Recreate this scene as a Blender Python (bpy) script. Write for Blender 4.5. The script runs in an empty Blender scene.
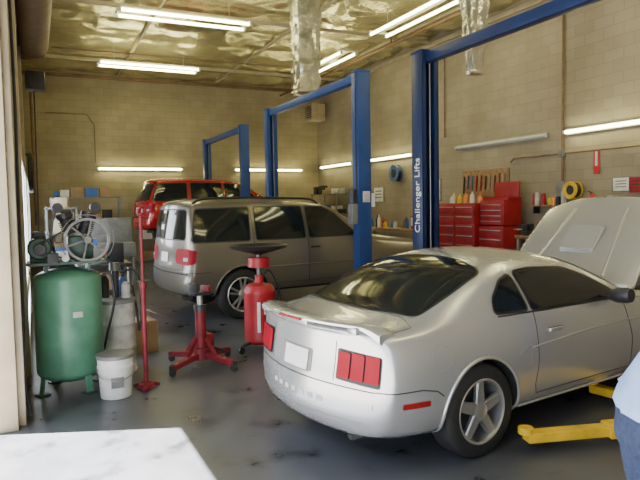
import bpy,bmesh,math,random
from mathutils import Vector,Matrix,noise
from mathutils.bvhtree import BVHTree
random.seed(3)
D=bpy.data
COL=bpy.context.scene.collection
R=math.radians
# ------------------------------------------------------------------ materials
def M(name,c,r=.5,m=0.,coat=0.,ns=6.,na=.08,bump=0.,bs=60.,emit=None,es=0.,spec=.5):
    mt=D.materials.new(name); mt.use_nodes=True; nt=mt.node_tree; b=nt.nodes['Principled BSDF']
    b.inputs['Roughness'].default_value=r; b.inputs['Metallic'].default_value=m
    b.inputs['Coat Weight'].default_value=coat; b.inputs['Coat Roughness'].default_value=.05
    b.inputs['Specular IOR Level'].default_value=spec
    tc=nt.nodes.new('ShaderNodeTexCoord'); n=nt.nodes.new('ShaderNodeTexNoise'); n.inputs['Scale'].default_value=ns
    n.inputs['Detail'].default_value=4
    nt.links.new(tc.outputs['Object'],n.inputs['Vector'])
    rp=nt.nodes.new('ShaderNodeValToRGB'); e=rp.color_ramp.elements
    e[0].position=.3; e[1].position=.7
    e[0].color=(c[0]*(1-na),c[1]*(1-na),c[2]*(1-na),1); e[1].color=(min(1,c[0]*(1+na)),min(1,c[1]*(1+na)),min(1,c[2]*(1+na)),1)
    nt.links.new(n.outputs['Fac'],rp.inputs['Fac']); nt.links.new(rp.outputs['Color'],b.inputs['Base Color'])
    if bump>0:
        n2=nt.nodes.new('ShaderNodeTexNoise'); n2.inputs['Scale'].default_value=bs
        nt.links.new(tc.outputs['Object'],n2.inputs['Vector'])
        bp=nt.nodes.new('ShaderNodeBump'); bp.inputs['Strength'].default_value=bump; bp.inputs['Distance'].default_value=.02
        nt.links.new(n2.outputs['Fac'],bp.inputs['Height']); nt.links.new(bp.outputs['Normal'],b.inputs['Normal'])
    if emit:
        b.inputs['Emission Color'].default_value=(*emit,1); b.inputs['Emission Strength'].default_value=es
    return mt

def block_mat(name,axis,c1,c2,mort):
    mt=D.materials.new(name); mt.use_nodes=True; nt=mt.node_tree; b=nt.nodes['Principled BSDF']
    L=nt.links.new
    tc=nt.nodes.new('ShaderNodeTexCoord'); sp=nt.nodes.new('ShaderNodeSeparateXYZ'); cb=nt.nodes.new('ShaderNodeCombineXYZ')
    L(tc.outputs['Object'],sp.inputs[0]); L(sp.outputs[axis],cb.inputs['X']); L(sp.outputs['Z'],cb.inputs['Y'])
    br=nt.nodes.new('ShaderNodeTexBrick'); br.inputs['Scale'].default_value=1
    br.inputs['Brick Width'].default_value=.4; br.inputs['Row Height'].default_value=.2
    br.inputs['Mortar Size'].default_value=.006; br.inputs['Mortar Smooth'].default_value=.3; br.inputs['Bias'].default_value=-.2
    br.inputs['Color1'].default_value=(*c1,1); br.inputs['Color2'].default_value=(*c2,1); br.inputs['Mortar'].default_value=(*mort,1)
    L(cb.outputs[0],br.inputs['Vector'])
    n=nt.nodes.new('ShaderNodeTexNoise'); n.inputs['Scale'].default_value=.8; n.inputs['Detail'].default_value=6
    L(tc.outputs['Object'],n.inputs['Vector'])
    mx=nt.nodes.new('ShaderNodeMixRGB'); mx.blend_type='MULTIPLY'; mx.inputs[0].default_value=.7
    rp=nt.nodes.new('ShaderNodeValToRGB'); rp.color_ramp.elements[0].position=.3; rp.color_ramp.elements[0].color=(.6,.58,.54,1); rp.color_ramp.elements[1].position=.65
    L(n.outputs['Fac'],rp.inputs[0]); L(br.outputs['Color'],mx.inputs[1]); L(rp.outputs[0],mx.inputs[2]); L(mx.outputs[0],b.inputs['Base Color'])
    bp=nt.nodes.new('ShaderNodeBump'); bp.inputs['Strength'].default_value=.4; bp.inputs['Distance'].default_value=.008; bp.invert=True
    L(br.outputs['Fac'],bp.inputs['Height']); L(bp.outputs['Normal'],b.inputs['Normal'])
    b.inputs['Roughness'].default_value=.75
    return mt

def floor_mat():
    mt=D.materials.new('floor_concrete'); mt.use_nodes=True; nt=mt.node_tree; b=nt.nodes['Principled BSDF']; L=nt.links.new
    tc=nt.nodes.new('ShaderNodeTexCoord')
    n=nt.nodes.new('ShaderNodeTexNoise'); n.inputs['Scale'].default_value=.8; n.inputs['Detail'].default_value=9; n.inputs['Roughness'].default_value=.6
    L(tc.outputs['Object'],n.inputs['Vector'])
    rp=nt.nodes.new('ShaderNodeValToRGB'); e=rp.color_ramp.elements
    e[0].position=.34; e[0].color=(.05,.053,.062,1); e[1].position=.68; e[1].color=(.125,.132,.15,1)
    L(n.outputs['Fac'],rp.inputs[0])
    n2=nt.nodes.new('ShaderNodeTexNoise'); n2.inputs['Scale'].default_value=3.2; n2.inputs['Detail'].default_value=7
    L(tc.outputs['Object'],n2.inputs['Vector'])
    r2=nt.nodes.new('ShaderNodeValToRGB'); r2.color_ramp.elements[0].position=.33; r2.color_ramp.elements[0].color=(.35,.35,.35,1); r2.color_ramp.elements[1].position=.44
    L(n2.outputs['Fac'],r2.inputs[0])
    mx=nt.nodes.new('ShaderNodeMixRGB'); mx.blend_type='MULTIPLY'; mx.inputs[0].default_value=.75
    L(rp.outputs[0],mx.inputs[1]); L(r2.outputs[0],mx.inputs[2]); L(mx.outputs[0],b.inputs['Base Color'])
    mr=nt.nodes.new('ShaderNodeMapRange'); mr.inputs['To Min'].default_value=.16; mr.inputs['To Max'].default_value=.5
    L(n2.outputs['Fac'],mr.inputs['Value']); L(mr.outputs[0],b.inputs['Roughness'])
    bp=nt.nodes.new('ShaderNodeBump'); bp.inputs['Strength'].default_value=.06; L(n2.outputs['Fac'],bp.inputs['Height']); L(bp.outputs['Normal'],b.inputs['Normal'])
    return mt

m_wallB=block_mat('block_back','X',(.42,.355,.225),(.36,.305,.19),(.30,.25,.16))
m_wallR=block_mat('block_side','Y',(.39,.335,.245),(.34,.29,.21),(.29,.245,.18))
m_floor=floor_mat()
m_foil=M('foil_insulation',(.74,.70,.46),.24,.85,ns=1.4,na=.28,bump=.8,bs=4)
m_duct=M('duct_foil',(.60,.60,.56),.25,.9,ns=3,na=.25,bump=.8,bs=12)
m_silver=M('paint_silver',(.56,.565,.57),.27,.62,coat=.8,ns=2,na=.02)
m_pewter=M('paint_pewter',(.20,.178,.145),.28,.5,coat=.7,ns=2,na=.03)
m_redcar=M('paint_red',(.46,.012,.018),.25,.2,coat=.7,ns=2,na=.04)
m_glass=M('dark_glass',(.010,.013,.014),.06,0,ns=2,na=.1,spec=.5)
m_black=M('black_trim',(.015,.015,.016),.45,0)
m_well=M('wheel_well',(.01,.01,.01),.9,0)
m_rub=M('tyre_rubber',(.018,.018,.018),.7,0,ns=20)
m_rim=M('alloy_rim',(.55,.55,.55),.28,.85)
m_tail=M('tail_lens',(.30,.003,.016),.45,0,spec=.15)
m_mark=M('marker_lens',(.28,.01,.01),.3,0)
m_amber=M('amber_lens',(.7,.25,.05),.2,0)
m_white=M('white_plastic',(.75,.75,.72),.4,0,na=.1)
m_dwhite=M('dirty_white',(.50,.50,.47),.5,0,ns=8,na=.3)
m_blue=M('lift_blue',(.018,.06,.22),.4,.1,ns=3,na=.15)
m_navy=M('lift_navy',(.008,.022,.085),.38,.1,ns=3,na=.15)
m_yel=M('lift_yellow',(.75,.48,.02),.5,0,ns=6,na=.25)
m_green=M('compressor_green',(.10,.27,.175),.33,.1,ns=4,na=.22)
m_dgreen=M('machinery_green',(.05,.10,.08),.45,.2,ns=6,na=.3)
m_red=M('tool_red',(.34,.012,.02),.4,.05,ns=5,na=.2)
m_redd=M('jack_red',(.20,.012,.022),.5,.05,ns=8,na=.35)
m_steel=M('steel',(.40,.40,.40),.4,.85,ns=10)
m_iron=M('cast_iron',(.18,.18,.17),.5,.5,ns=10,na=.25)
m_dark=M('dark_metal',(.05,.05,.055),.45,.5,ns=8,na=.3)
m_grey=M('grey_metal',(.22,.22,.22),.5,.3,ns=8,na=.2)
m_beige=M('beige_steel',(.45,.38,.26),.5,.1,ns=4,na=.15)
m_brown=M('rollup_brown',(.20,.12,.07),.5,.2,ns=5,na=.2)
m_card=M('cardboard',(.35,.23,.12),.8,0,ns=6,na=.15)
m_wood=M('wood',(.30,.18,.09),.6,0,ns=12,na=.3)
m_bluep=M('blue_plastic',(.04,.13,.4),.4,0)
m_hous=M('fixture_white',(.50,.50,.42),.5,0)
m_tube=M('fluorescent_tube',(1,1,.9),.4,0,emit=(1,.93,.44),es=27)
m_off=M('unlit_tube',(.75,.75,.68),.3,0)
m_dayglow=M('daylight_glow_pane',(.9,.95,1),.5,0,emit=(.85,.93,1),es=9)  # emission stands in for outdoor daylight; the pane itself is opaque
m_ground=M('outside_concrete',(.22,.21,.19),.8,0,ns=2)
m_shirt=M('shirt_blue',(.25,.36,.60),.85,0,ns=12,na=.1,bump=.4,bs=14)
m_jean=M('jeans_navy',(.018,.03,.08),.9,0,ns=40,na=.3,bump=.3,bs=80)
m_skin=M('skin',(.55,.32,.22),.55,0,na=.05)
m_hair=M('hair',(.03,.02,.012),.7,0,ns=60,na=.4,bump=.5,bs=120)
m_shoe=M('boot_leather',(.05,.03,.02),.5,0)
m_sign=M('sign_red',(.6,.03,.03),.5,0)

# ------------------------------------------------------------------ builders
class G:
    def __init__(s,name,loc=(0,0,0),rz=0,sc=(1,1,1)):
        s.e=D.objects.new(name,None); s.e.empty_display_size=.2
        s.e.location=loc; s.e.rotation_euler=(0,0,rz); s.e.scale=sc; COL.objects.link(s.e); s.T=Matrix.Identity(4)
    def link(s,name,data):
        o=D.objects.new(name,data); COL.objects.link(o); o.parent=s.e; return o
    def bm(s,name,bm,mat,smooth=True,ang=35):
        me=D.meshes.new(name); bmesh.ops.recalc_face_normals(bm,faces=bm.faces[:]) ; bm.to_mesh(me); bm.free()
        me.transform(s.T)
        me.materials.append(mat)
        if smooth:
            me.polygons.foreach_set('use_smooth',[True]*len(me.polygons)); me.set_sharp_from_angle(angle=R(ang))
        return s.link(name,me)
    def box(s,name,c,size,mat,bev=.008,rot=None):
        b=bmesh.new(); bmesh.ops.create_cube(b,size=1)
        bmesh.ops.scale(b,vec=size,verts=b.verts[:])
        bv=min(bev,min(size)*.4)
        if bv>0: bmesh.ops.bevel(b,geom=b.edges[:],offset=bv,segments=2,affect='EDGES',profile=.6)
        mt=Matrix.Translation(c)
        if rot: mt=mt@Matrix.Rotation(rot[2],4,'Z')@Matrix.Rotation(rot[1],4,'Y')@Matrix.Rotation(rot[0],4,'X')
        b.transform(mt); return s.bm(name,b,mat)
    def beam(s,name,p1,p2,w,h,mat,bev=.006):
        p1=Vector(p1);p2=Vector(p2);d=p2-p1; q=d.to_track_quat('X','Z')
        b=bmesh.new(); bmesh.ops.create_cube(b,size=1); bmesh.ops.scale(b,vec=(d.length,w,h),verts=b.verts[:])
        bmesh.ops.bevel(b,geom=b.edges[:],offset=min(bev,w*.4,h*.4),segments=2,affect='EDGES')
        b.transform(Matrix.Translation((p1+p2)/2)@q.to_matrix().to_4x4()); return s.bm(name,b,mat)
    def lathe(s,name,prof,mat,p=(0,0,0),ax=(0,0,1),seg=32,ang=35):
        b=bmesh.new(); rings=[]
        for r,z in prof:
            if r<1e-5: rings.append([b.verts.new((0,0,z))])
            else: rings.append([b.verts.new((r*math.cos(2*math.pi*i/seg),r*math.sin(2*math.pi*i/seg),z)) for i in range(seg)])
        for a,c in zip(rings[:-1],rings[1:]):
            for i in range(seg):
                j=(i+1)%seg
                if len(a)==1 and len(c)==1: continue
                if len(a)==1: b.faces.new((a[0],c[i],c[j]))
                elif len(c)==1: b.faces.new((a[i],a[j],c[0]))
                else: b.faces.new((a[i],a[j],c[j],c[i]))
        q=Vector(ax).to_track_quat('Z','Y'); b.transform(Matrix.Translation(p)@q.to_matrix().to_4x4())
        return s.bm(name,b,mat,ang=ang)
    def cyl(s,name,p1,p2,r,mat,r2=None,seg=24,bev=.004):
        p1=Vector(p1);p2=Vector(p2);L=(p2-p1).length; r2=r if r2 is None else r2
        bv=min(bev,r*.3,L*.3)
        return s.lathe(name,[(0,0),(r-bv,0),(r,bv),(r2,L-bv),(r2-bv,L),(0,L)],mat,p1,p2-p1,seg)
    def tube(s,name,pts,r,mat,cyc=False,res=3,smooth=False):
        pts=[Vector(p) for p in pts]
        if smooth and len(pts)>2:
            o=[]; P=[pts[0]]+pts+[pts[-1]]
            for i in range(1,len(P)-2):
                for k in range(8):
                    t=k/8; a,b_,c,d=P[i-1],P[i],P[i+1],P[i+2]
                    o.append(.5*((2*b_)+(c-a)*t+(2*a-5*b_+4*c-d)*t*t+(3*b_-a-3*c+d)*t**3))
            o.append(pts[-1]); pts=o
        cu=D.curves.new(name,'CURVE'); cu.dimensions='3D'; sp=cu.splines.new('POLY'); sp.points.add(len(pts)-1)
        for q,p in zip(sp.points,pts): q.co=(*(s.T@p),1)
        sp.use_cyclic_u=cyc; cu.bevel_depth=r; cu.bevel_resolution=res; cu.use_fill_caps=True
        cu.materials.append(mat); return s.link(name,cu)
    def prism(s,name,poly,z0,z1,mat,mt=None,bev=.004):
        b=bmesh.new(); a=[b.verts.new((x,y,z0)) for x,y in poly]; c=[b.verts.new((x,y,z1)) for x,y in poly]
        b.faces.new(a[::-1]); b.faces.new(c); n=len(a)
        for i in range(n): b.faces.new((a[i],a[(i+1)%n],c[(i+1)%n],c[i]))
        if bev: bmesh.ops.bevel(b,geom=b.edges[:],offset=bev,segments=2,affect='EDGES')
        if mt: b.transform(mt)
        return s.bm(name,b,mat)
def ev(o):
    dg=bpy.context.evaluated_depsgraph_get(); dg.update()
    return D.meshes.new_from_object(o.evaluated_get(dg))
def rp(pts,r,n=4):
    out=[];N=len(pts)
    for i in range(N):
        p=Vector(pts[i]);a=Vector(pts[i-1]);c=Vector(pts[(i+1)%N])
        da=(a-p);dc=(c-p);ra=min(r,da.length*.45);rc=min(r,dc.length*.45)
        A=p+da.normalized()*ra;C=p+dc.normalized()*rc
        for k in range(n+1):
            t=k/n; q=(1-t)**2*A+2*t*(1-t)*p+t*t*C; out.append((q.x,q.y))
    return out
def grow(poly,d):
    N=len(poly); ar=sum(poly[i][0]*poly[(i+1)%N][1]-poly[(i+1)%N][0]*poly[i][1] for i in range(N)); sg=1 if ar>0 else -1
    out=[]
    for i in range(N):
        a=Vector(poly[i-1]);p=Vector(poly[i]);b=Vector(poly[(i+1)%N])
        t1=(p-a).normalized();t2=(b-p).normalized(); n=Vector((t1.y+t2.y,-(t1.x+t2.x)))*sg
        if n.length<1e-6: n=Vector((t1.y,-t1.x))*sg
        n.normalize(); q=p+n*d/max(.5,n.dot(Vector((t1.y,-t1.x))*sg)); out.append((q.x,q.y))
    return out

# ------------------------------------------------------------------ car engine
class Car(G):
    def body(s,st,paint,arches,crease={},levels=3,inner=.6):
        b=bmesh.new(); rings=[]
        for S in st:
            x,bw,zb,pts,z9=S[:5]; dx=S[5] if len(S)>5 else [0]*9
            wm=max(p[0] for p in pts)
            def X(y,i): return x+bw*(abs(y)/wm)**2+dx[i]
            r=[b.verts.new((X(0,0),0,zb))]
            for i,(w,z) in enumerate(pts): r.append(b.verts.new((X(w,i),-w,z)))
            r.append(b.verts.new((X(0,8),0,z9)))
            for i,(w,z) in reversed(list(enumerate(pts))): r.append(b.verts.new((X(w,i),w,z)))
            rings.append(r)
        for a,c in zip(rings[:-1],rings[1:]):
            for i in range(18): j=(i+1)%18; b.faces.new((a[i],a[j],c[j],c[i]))
        for k in (0,-1):
            S=st[k]; x,bw,zb,pts,z9=S[:5]; dx=S[5] if len(S)>5 else [0]*9; r=rings[k]
            cs={1:r[0]}
            for i in range(2,8): cs[i]=b.verts.new((x+dx[i-1],0,pts[i-1][1]))
            for i in range(1,7):
                b.faces.new((r[i],cs[i],cs[i+1],r[i+1])); b.faces.new((r[18-i],cs[i],cs[i+1],r[17-i]))
            b.faces.new((r[7],cs[7],r[9],r[8])); b.faces.new((r[11],cs[7],r[9],r[10]))
        bmesh.ops.recalc_face_normals(b,faces=b.faces[:])
        cl=b.edges.layers.float.new('crease_edge')
        for a,c in zip(rings[:-1],rings[1:]):
            for i,v in crease.items():
                for j in (i,18-i):
                    e=b.edges.get((a[j],c[j]))
                    if e: e[cl]=v
        me=D.meshes.new('cage'); b.to_mesh(me); b.free()
        o=D.objects.new('tmpcage',me); COL.objects.link(o)
        sm=o.modifiers.new('s','SUBSURF'); sm.levels=levels; sm.render_levels=levels
        base=ev(o); bb=bmesh.new(); bb.from_mesh(base); s.bvh=BVHTree.FromBMesh(bb); bb.free()
        cb=bmesh.new()
        for (ax,az,ar) in arches:
            for sd in (-1,1):
                r_=bmesh.ops.create_cone(cb,cap_ends=True,segments=64,radius1=ar,radius2=ar,depth=.8)
                bmesh.ops.transform(cb,verts=r_['verts'],matrix=Matrix.Translation((ax,sd*(inner+.4),az))@Matrix.Rotation(R(90),4,'X'))
        cm=D.meshes.new('cut'); cb.to_mesh(cm); cb.free(); co=D.objects.new('tmpcut',cm); COL.objects.link(co)
        bo=o.modifiers.new('b','BOOLEAN'); bo.operation='DIFFERENCE'; bo.object=co; bo.solver='EXACT'
        fin=ev(o)
        D.objects.remove(o); D.objects.remove(co)
        fin.materials.clear(); fin.materials.append(paint); fin.materials.append(m_well)
        for p in fin.polygons:
            c=p.center; p.material_index=0
            for (ax,az,ar) in arches:
                rr=math.hypot(c.x-ax,c.z-az)
                if rr<ar+.003 and (abs(rr-ar)<.006 or abs(abs(c.y)-inner)<.005): p.material_index=1
            if p.normal.z<-.8 and c.z<.4: p.material_index=1
            p.use_smooth=True
        fin.set_sharp_from_angle(angle=R(40))
        s.paint=paint
        ob=s.link('body_shell',fin)
        for k,(ax,az,ar) in enumerate(arches):
            for sd in (-1,1):
                pts=[]
                for t in range(-4,41):
                    a=R(t*5); h=s.ray('side',ax+math.cos(a)*(ar+.012),az+math.sin(a)*(ar+.012),sd)
                    if h and h[0].z>.23: pts.append(h[0])
                s.tube('arch_lip_%d_%s'%(k,'r' if sd<0 else 'l'),pts,.013,paint)
        return ob
    def ray(s,ax,u,v,sd=-1):
        if ax=='side': o=Vector((u,sd*3,v)); d=Vector((0,-sd,0))
        elif ax=='rear': o=Vector((-2,u,v)); d=Vector((1,0,0))
        elif ax=='front': o=Vector((9,u,v)); d=Vector((-1,0,0))
        else: o=Vector((u,v,5)); d=Vector((0,0,-1))
        h=s.bvh.ray_cast(o,d)
        if h[0] is None: return None
        n=h[1]
        if n.dot(d)>0: n=-n
        return h[0],n,d
    def patch(s,name,poly,ax,mat,off=.004,step=.05,sd=-1,link=True):
        b=bmesh.new(); b.faces.new([b.verts.new((u,v,0)) for u,v in poly])
        bmesh.ops.triangulate(b,faces=b.faces[:])
        us=[p[0] for p in poly]; vs=[p[1] for p in poly]
        for k,(lo,hi) in enumerate(((min(us),max(us)),(min(vs),max(vs)))):
            n=max(1,int((hi-lo)/step))
            for i in range(1,n):
                t=lo+(hi-lo)*i/n
                co=(t,0,0) if k==0 else (0,t,0); no=(1,0,0) if k==0 else (0,1,0)
                bmesh.ops.bisect_plane(b,geom=b.verts[:]+b.edges[:]+b.faces[:],plane_co=co,plane_no=no,dist=1e-5)
        dead=[];d=None
        for v in b.verts:
            h=s.ray(ax,v.co.x,v.co.y,sd)
            if h is None: dead.append(v); continue
            d=h[2]; v.co=h[0]+h[1]*off
        if dead: bmesh.ops.delete(b,geom=dead,context='VERTS')
        b.normal_update()
        for f in b.faces:
            if f.normal.dot(d)>0: f.normal_flip()
        me=D.meshes.new(name); b.to_mesh(me); b.free(); me.materials.append(mat)
        me.polygons.foreach_set('use_smooth',[True]*len(me.polygons))
        return s.link(name,me) if link else me
    def seam(s,name,pts,ax,r=.004,mat=None,sd=-1,off=0):
        out=[]
        for a,c in zip(pts[:-1],pts[1:]):
            n=max(1,int(math.hypot(c[0]-a[0],c[1]-a[1])/.03))
            for i in range(n+1):
                t=i/n; h=s.ray(ax,a[0]+(c[0]-a[0])*t,a[1]+(c[1]-a[1])*t,sd)
                if h: out.append(h[0]+h[1]*off)
        if len(out)>1: return s.tube(name,out,r,mat or m_black,res=2)
    def wheel(s,name,x,y,r,w,sd,n=5,zc=None,double=False):
        zc=r if zc is None else zc
        s.T=Matrix.Translation((x,y,zc))@Matrix.Rotation(R(-90*sd),4,'X')
        h=w/2
        s.lathe(name+'_tyre',[(r*.64,-h+.01),(r*.8,-h),(r*.95,-h+.008),(r,-h+.035),(r,h-.035),(r*.95,h-.008),(r*.8,h+.004),(r*.68,h-.004),(r*.655,h-.02)],m_rub,seg=48,ang=50)
        s.lathe(name+'_rim',[(r*.70,h-.004),(r*.67,h+.002),(r*.64,h-.006),(r*.62,h-.04),(r*.58,-h+.03)],m_rim,seg=48)
        s.lathe(name+'_brake_disc',[(0,0),(r*.45,0),(r*.45,.015),(0,.015)],m_dark,p=(0,0,-.01))
        s.lathe(name+'_barrel_back',[(0,-h+.03),(r*.6,-h+.03)],m_well)
        for i in range(n):
            a=2*math.pi*i/n+.3
            mt=Matrix.Rotation(a,4,'Z')
            if double:
                for q in (-1,1):
                    s.prism('%s_spoke_%d_%d'%(name,i,q),[(r*.12,q*.012-.016),(r*.64,q*.045-.013),(r*.64,q*.045+.013),(r*.12,q*.012+.016)],h-.055,h-.02,m_rim,mt)
            else:
                s.prism('%s_spoke_%d'%(name,i),[(r*.1,-.045),(r*.64,-.034),(r*.64,.034),(r*.1,.045)],h-.06,h-.018,m_rim,mt,bev=.01)
        s.lathe(name+'_hub',[(r*.2,h-.06),(r*.19,h-.02),(r*.12,h-.008),(0,h-.006)],m_rim)
        s.T=Matrix.Identity(4)
    def window(s,name,poly,ax,sd=-1,fr=.018,r=.04,fm=None):
        p=rp(poly,r)
        s.patch(name+'_frame',grow(p,fr),ax,fm or m_black,off=.003,sd=sd,step=.04)
        s.patch(name+'_glass',p,ax,m_glass,off=.0065,sd=sd,step=.04)

# ---------------- silver coupe
def coupe():
    c=Car('sports_coupe',(1.45,3.65,0),R(8),(.93,.91,.93))
    B=lambda zb,w1,a,b_,d,e,f,g,h: [(w1,zb),a,b_,d,e,f,g,h]
    st=[
     (0.00,.22,.25,B(.25,.64,(.78,.34),(.82,.52),(.80,.72),(.75,.88),(.64,.915),(.46,.925),(.24,.93)),.935,[.08,.01,0,.05,.07,.09,.09,.09,.09]),
     (0.16,.16,.22,B(.22,.72,(.85,.33),(.885,.54),(.87,.74),(.82,.90),(.70,.945),(.48,.955),(.25,.96)),.965),
     (0.40,.07,.20,B(.20,.78,(.90,.32),(.92,.56),(.905,.76),(.845,.915),(.72,.96),(.5,.97),(.27,.98)),.985),
     (0.64,0,.20,B(.20,.8,(.92,.31),(.94,.57),(.925,.78),(.86,.935),(.745,.98),(.6,.995),(.3,1.005)),1.01),
     (0.98,0,.20,B(.20,.8,(.925,.31),(.945,.57),(.925,.78),(.865,.945),(.765,1.07),(.65,1.15),(.34,1.185)),1.19),
     (1.38,0,.20,B(.20,.8,(.92,.30),(.935,.57),(.915,.78),(.87,.945),(.765,1.15),(.645,1.29),(.35,1.34)),1.35),
     (1.88,0,.20,B(.20,.8,(.91,.29),(.92,.57),(.905,.78),(.87,.945),(.76,1.19),(.62,1.335),(.34,1.385)),1.395),
     (2.38,0,.20,B(.20,.8,(.91,.29),(.92,.56),(.905,.77),(.87,.94),(.765,1.16),(.625,1.285),(.34,1.34)),1.35),
     (2.80,0,.20,B(.20,.8,(.91,.29),(.92,.56),(.905,.77),(.865,.93),(.79,1.04),(.67,1.12),(.36,1.17)),1.18),
     (3.12,0,.20,B(.20,.8,(.915,.29),(.93,.56),(.91,.77),(.86,.92),(.79,.95),(.66,.97),(.36,.99)),1.0),
     (3.70,0,.20,B(.20,.8,(.92,.30),(.935,.56),(.91,.74),(.85,.86),(.72,.90),(.55,.92),(.3,.935)),.94),
     (4.25,-.05,.20,B(.20,.75,(.88,.32),(.90,.52),(.88,.68),(.80,.79),(.66,.82),(.5,.835),(.28,.85)),.855),
     (4.62,-.22,.24,B(.24,.62,(.78,.34),(.80,.48),(.78,.60),(.70,.69),(.58,.72),(.42,.73),(.24,.735)),.74)]
    c.body(st,m_silver,[(1.06,.33,.365),(3.64,.33,.365)],crease={5:.25,3:.15,7:.2})
    for sd,t in ((-1,'right'),(1,'left')):
        c.wheel('rear_wheel_'+t,1.06,sd*.80,.33,.225,sd); c.wheel('front_wheel_'+t,3.64,sd*.80,.33,.225,sd)
        c.window('door_window_'+t,[(2.82,.965),(2.50,1.13),(2.22,1.22),(1.84,1.24),(1.62,1.23),(1.66,.965)],'side',sd)
        c.window('quarter_window_'+t,[(1.60,.975),(1.56,1.215),(1.44,1.18),(1.30,1.07),(1.26,.985)],'side',sd,r=.03)
        c.patch('tail_housing_'+t,rp([(sd*.79,.60),(sd*.79,.80),(sd*.44,.82),(sd*.44,.615)],.02),'rear',m_black,off=.003,step=.03)
        for k in range(3):
            a=.455+k*.112
            c.patch('tail_lens_%s_%d'%(t,k),rp([(sd*a,.63),(sd*(a+.10),.627),(sd*(a+.10),.80),(sd*a,.803)],.015),'rear',m_tail,off=.012,step=.03)
        c.patch('side_marker_'+t,rp([(.36,.475),(.56,.475),(.56,.512),(.36,.512)],.01),'side',m_mark,off=.006,sd=sd)
        c.seam('bumper_side_seam_'+t,[(.24,.58),(.5,.585),(.62,.56),(.67,.52)],'side',sd=sd)
        c.seam('door_rear_seam_'+t,[(1.66,.96),(1.66,.6),(1.62,.42),(1.64,.36)],'side',sd=sd)
        c.seam('door_front_seam_'+t,[(2.84,.94),(2.92,.6),(2.90,.36)],'side',sd=sd)
        c.seam('door_sill_seam_'+t,[(1.64,.35),(2.90,.35)],'side',sd=sd)
        c.seam('fender_seam_'+t,[(3.10,.915),(3.9,.85)],'side',sd=sd)
        c.seam('belt_moulding_'+t,[(1.28,.955),(2.84,.945)],'side',r=.007,sd=sd)
        c.seam('character_crease_'+t,[(1.60,.70),(2.3,.745),(3.1,.76)],'side',r=.008,mat=m_silver,sd=sd)
        c.patch('side_scoop_blade_'+t,rp([(1.40,.56),(1.545,.575),(1.56,.72),(1.42,.665)],.03),'side',m_silver,off=.012,sd=sd,step=.03)
        c.seam('side_scoop_slot_'+t,[(1.555,.58),(1.572,.725),(1.43,.675)],'side',r=.006,mat=m_grey,sd=sd)
        if sd<0: c.seam('fuel_door',[(.68+.085*math.cos(k*.35),.765+.085*math.sin(k*.35)) for k in range(19)],'side',r=.003,sd=sd,mat=m_grey)
        h=c.ray('side',1.88,.80,sd)[0]
        c.box('door_handle_'+t,(1.88,h.y+sd*.008,.80),(.15,.02,.03),m_silver,.01)
        c.seam('handle_recess_'+t,[(1.79,.815),(1.97,.815)],'side',r=.004,sd=sd)
        c.lathe('mirror_'+t,[(0,-.09),(.045,-.085),(.062,-.03),(.064,.05),(.055,.085),(0,.09)],m_dark,(2.64,sd*.98,.99),(0,sd,.1))
        c.box('mirror_stalk_'+t,(2.67,sd*.87,.96),(.09,.14,.03),m_black,.01)
        c.seam('skirt_'+t,[(1.48,.275),(3.22,.275)],'side',r=.012,mat=m_silver,sd=sd)
    c.window('rear_window',[(.66,-.66),(1.0,-.655),(1.33,-.62),(1.40,-.3),(1.42,0),(1.40,.3),(1.33,.62),(1.0,.655),(.66,.66),(.60,.3),(.585,0),(.60,-.3)],'top',r=.05,fr=.022)
    c.window('windshield',[(2.46,-.56),(3.00,-.72),(3.08,-.35),(3.10,0),(3.08,.35),(3.00,.72),(2.46,.56),(2.42,0)],'top',r=.05)
    c.seam('bumper_seam',[(-.76,.575),(-.4,.575),(.4,.575),(.76,.575)],'rear')
    c.seam('decklid_seam_rear',[(-.42,.60),(-.42,.86)],'rear',.003); c.seam('decklid_seam_rear_l',[(.42,.60),(.42,.86)],'rear',.003)
    c.seam('decklid_seam_top',[(.16,-.74),(.54,-.76),(.60,-.6),(.55,0),(.60,.6),(.54,.76),(.16,.74)],'top',.003)
    c.patch('plate_recess',rp([(-.19,.61),(.19,.61),(.19,.77),(-.19,.77)],.02),'rear',m_grey,off=.004)
    c.patch('licence_plate',rp([(-.155,.62),(.155,.62),(.155,.76),(-.155,.76)],.01),'rear',m_white,off=.012)
    c.seam('bumper_lower_line',[(-.74,.36),(0,.36),(.74,.36)],'rear',.004,m_grey)
    for k in range(7): c.patch('bumper_letter_%d'%k,[(-.33+k*.1,.44),(-.275+k*.1,.44),(-.275+k*.1,.475),(-.33+k*.1,.475)],'rear',m_dwhite,off=.003)
    c.lathe('exhaust_tip_r',[(.032,.12),(.036,.12),(.036,0),(.034,-.01),(.032,0),(.03,.1)],m_iron,(.22,-.52,.24),(1,0,0))
    c.lathe('exhaust_tip_l',[(.032,.12),(.036,.12),(.036,0),(.034,-.01),(.032,0),(.03,.1)],m_iron,(.22,.52,.24),(1,0,0))
    b=bmesh.new(); rows=[]
    N=28
    for i in range(N+1):
        y=-.78+1.56*i/N; t=abs(y)/.78
        x0=.06+.20*t*t; drop=max(0,(t-.80)/.20)
        zt=.985-.005*t*t-.05*drop**2; ch=.19*(1-.3*drop)
        prof=[(0,.006),(.03,.018),(.11,.012),(ch,-.004),(ch,-.014-.02*drop),(.10,-.006-.05*drop),(.03,-.012-.05*drop),(.0,-.008-.03*drop)]
        rows.append([b.verts.new((x0+px,y,zt+pz)) for px,pz in prof])
    for a,d in zip(rows[:-1],rows[1:]):
        for k in range(8): b.faces.new((a[k],a[(k+1)%8],d[(k+1)%8],d[k]))
    b.faces.new(rows[0]); b.faces.new(rows[-1][::-1])
    c.bm('spoiler',b,m_silver)
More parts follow.
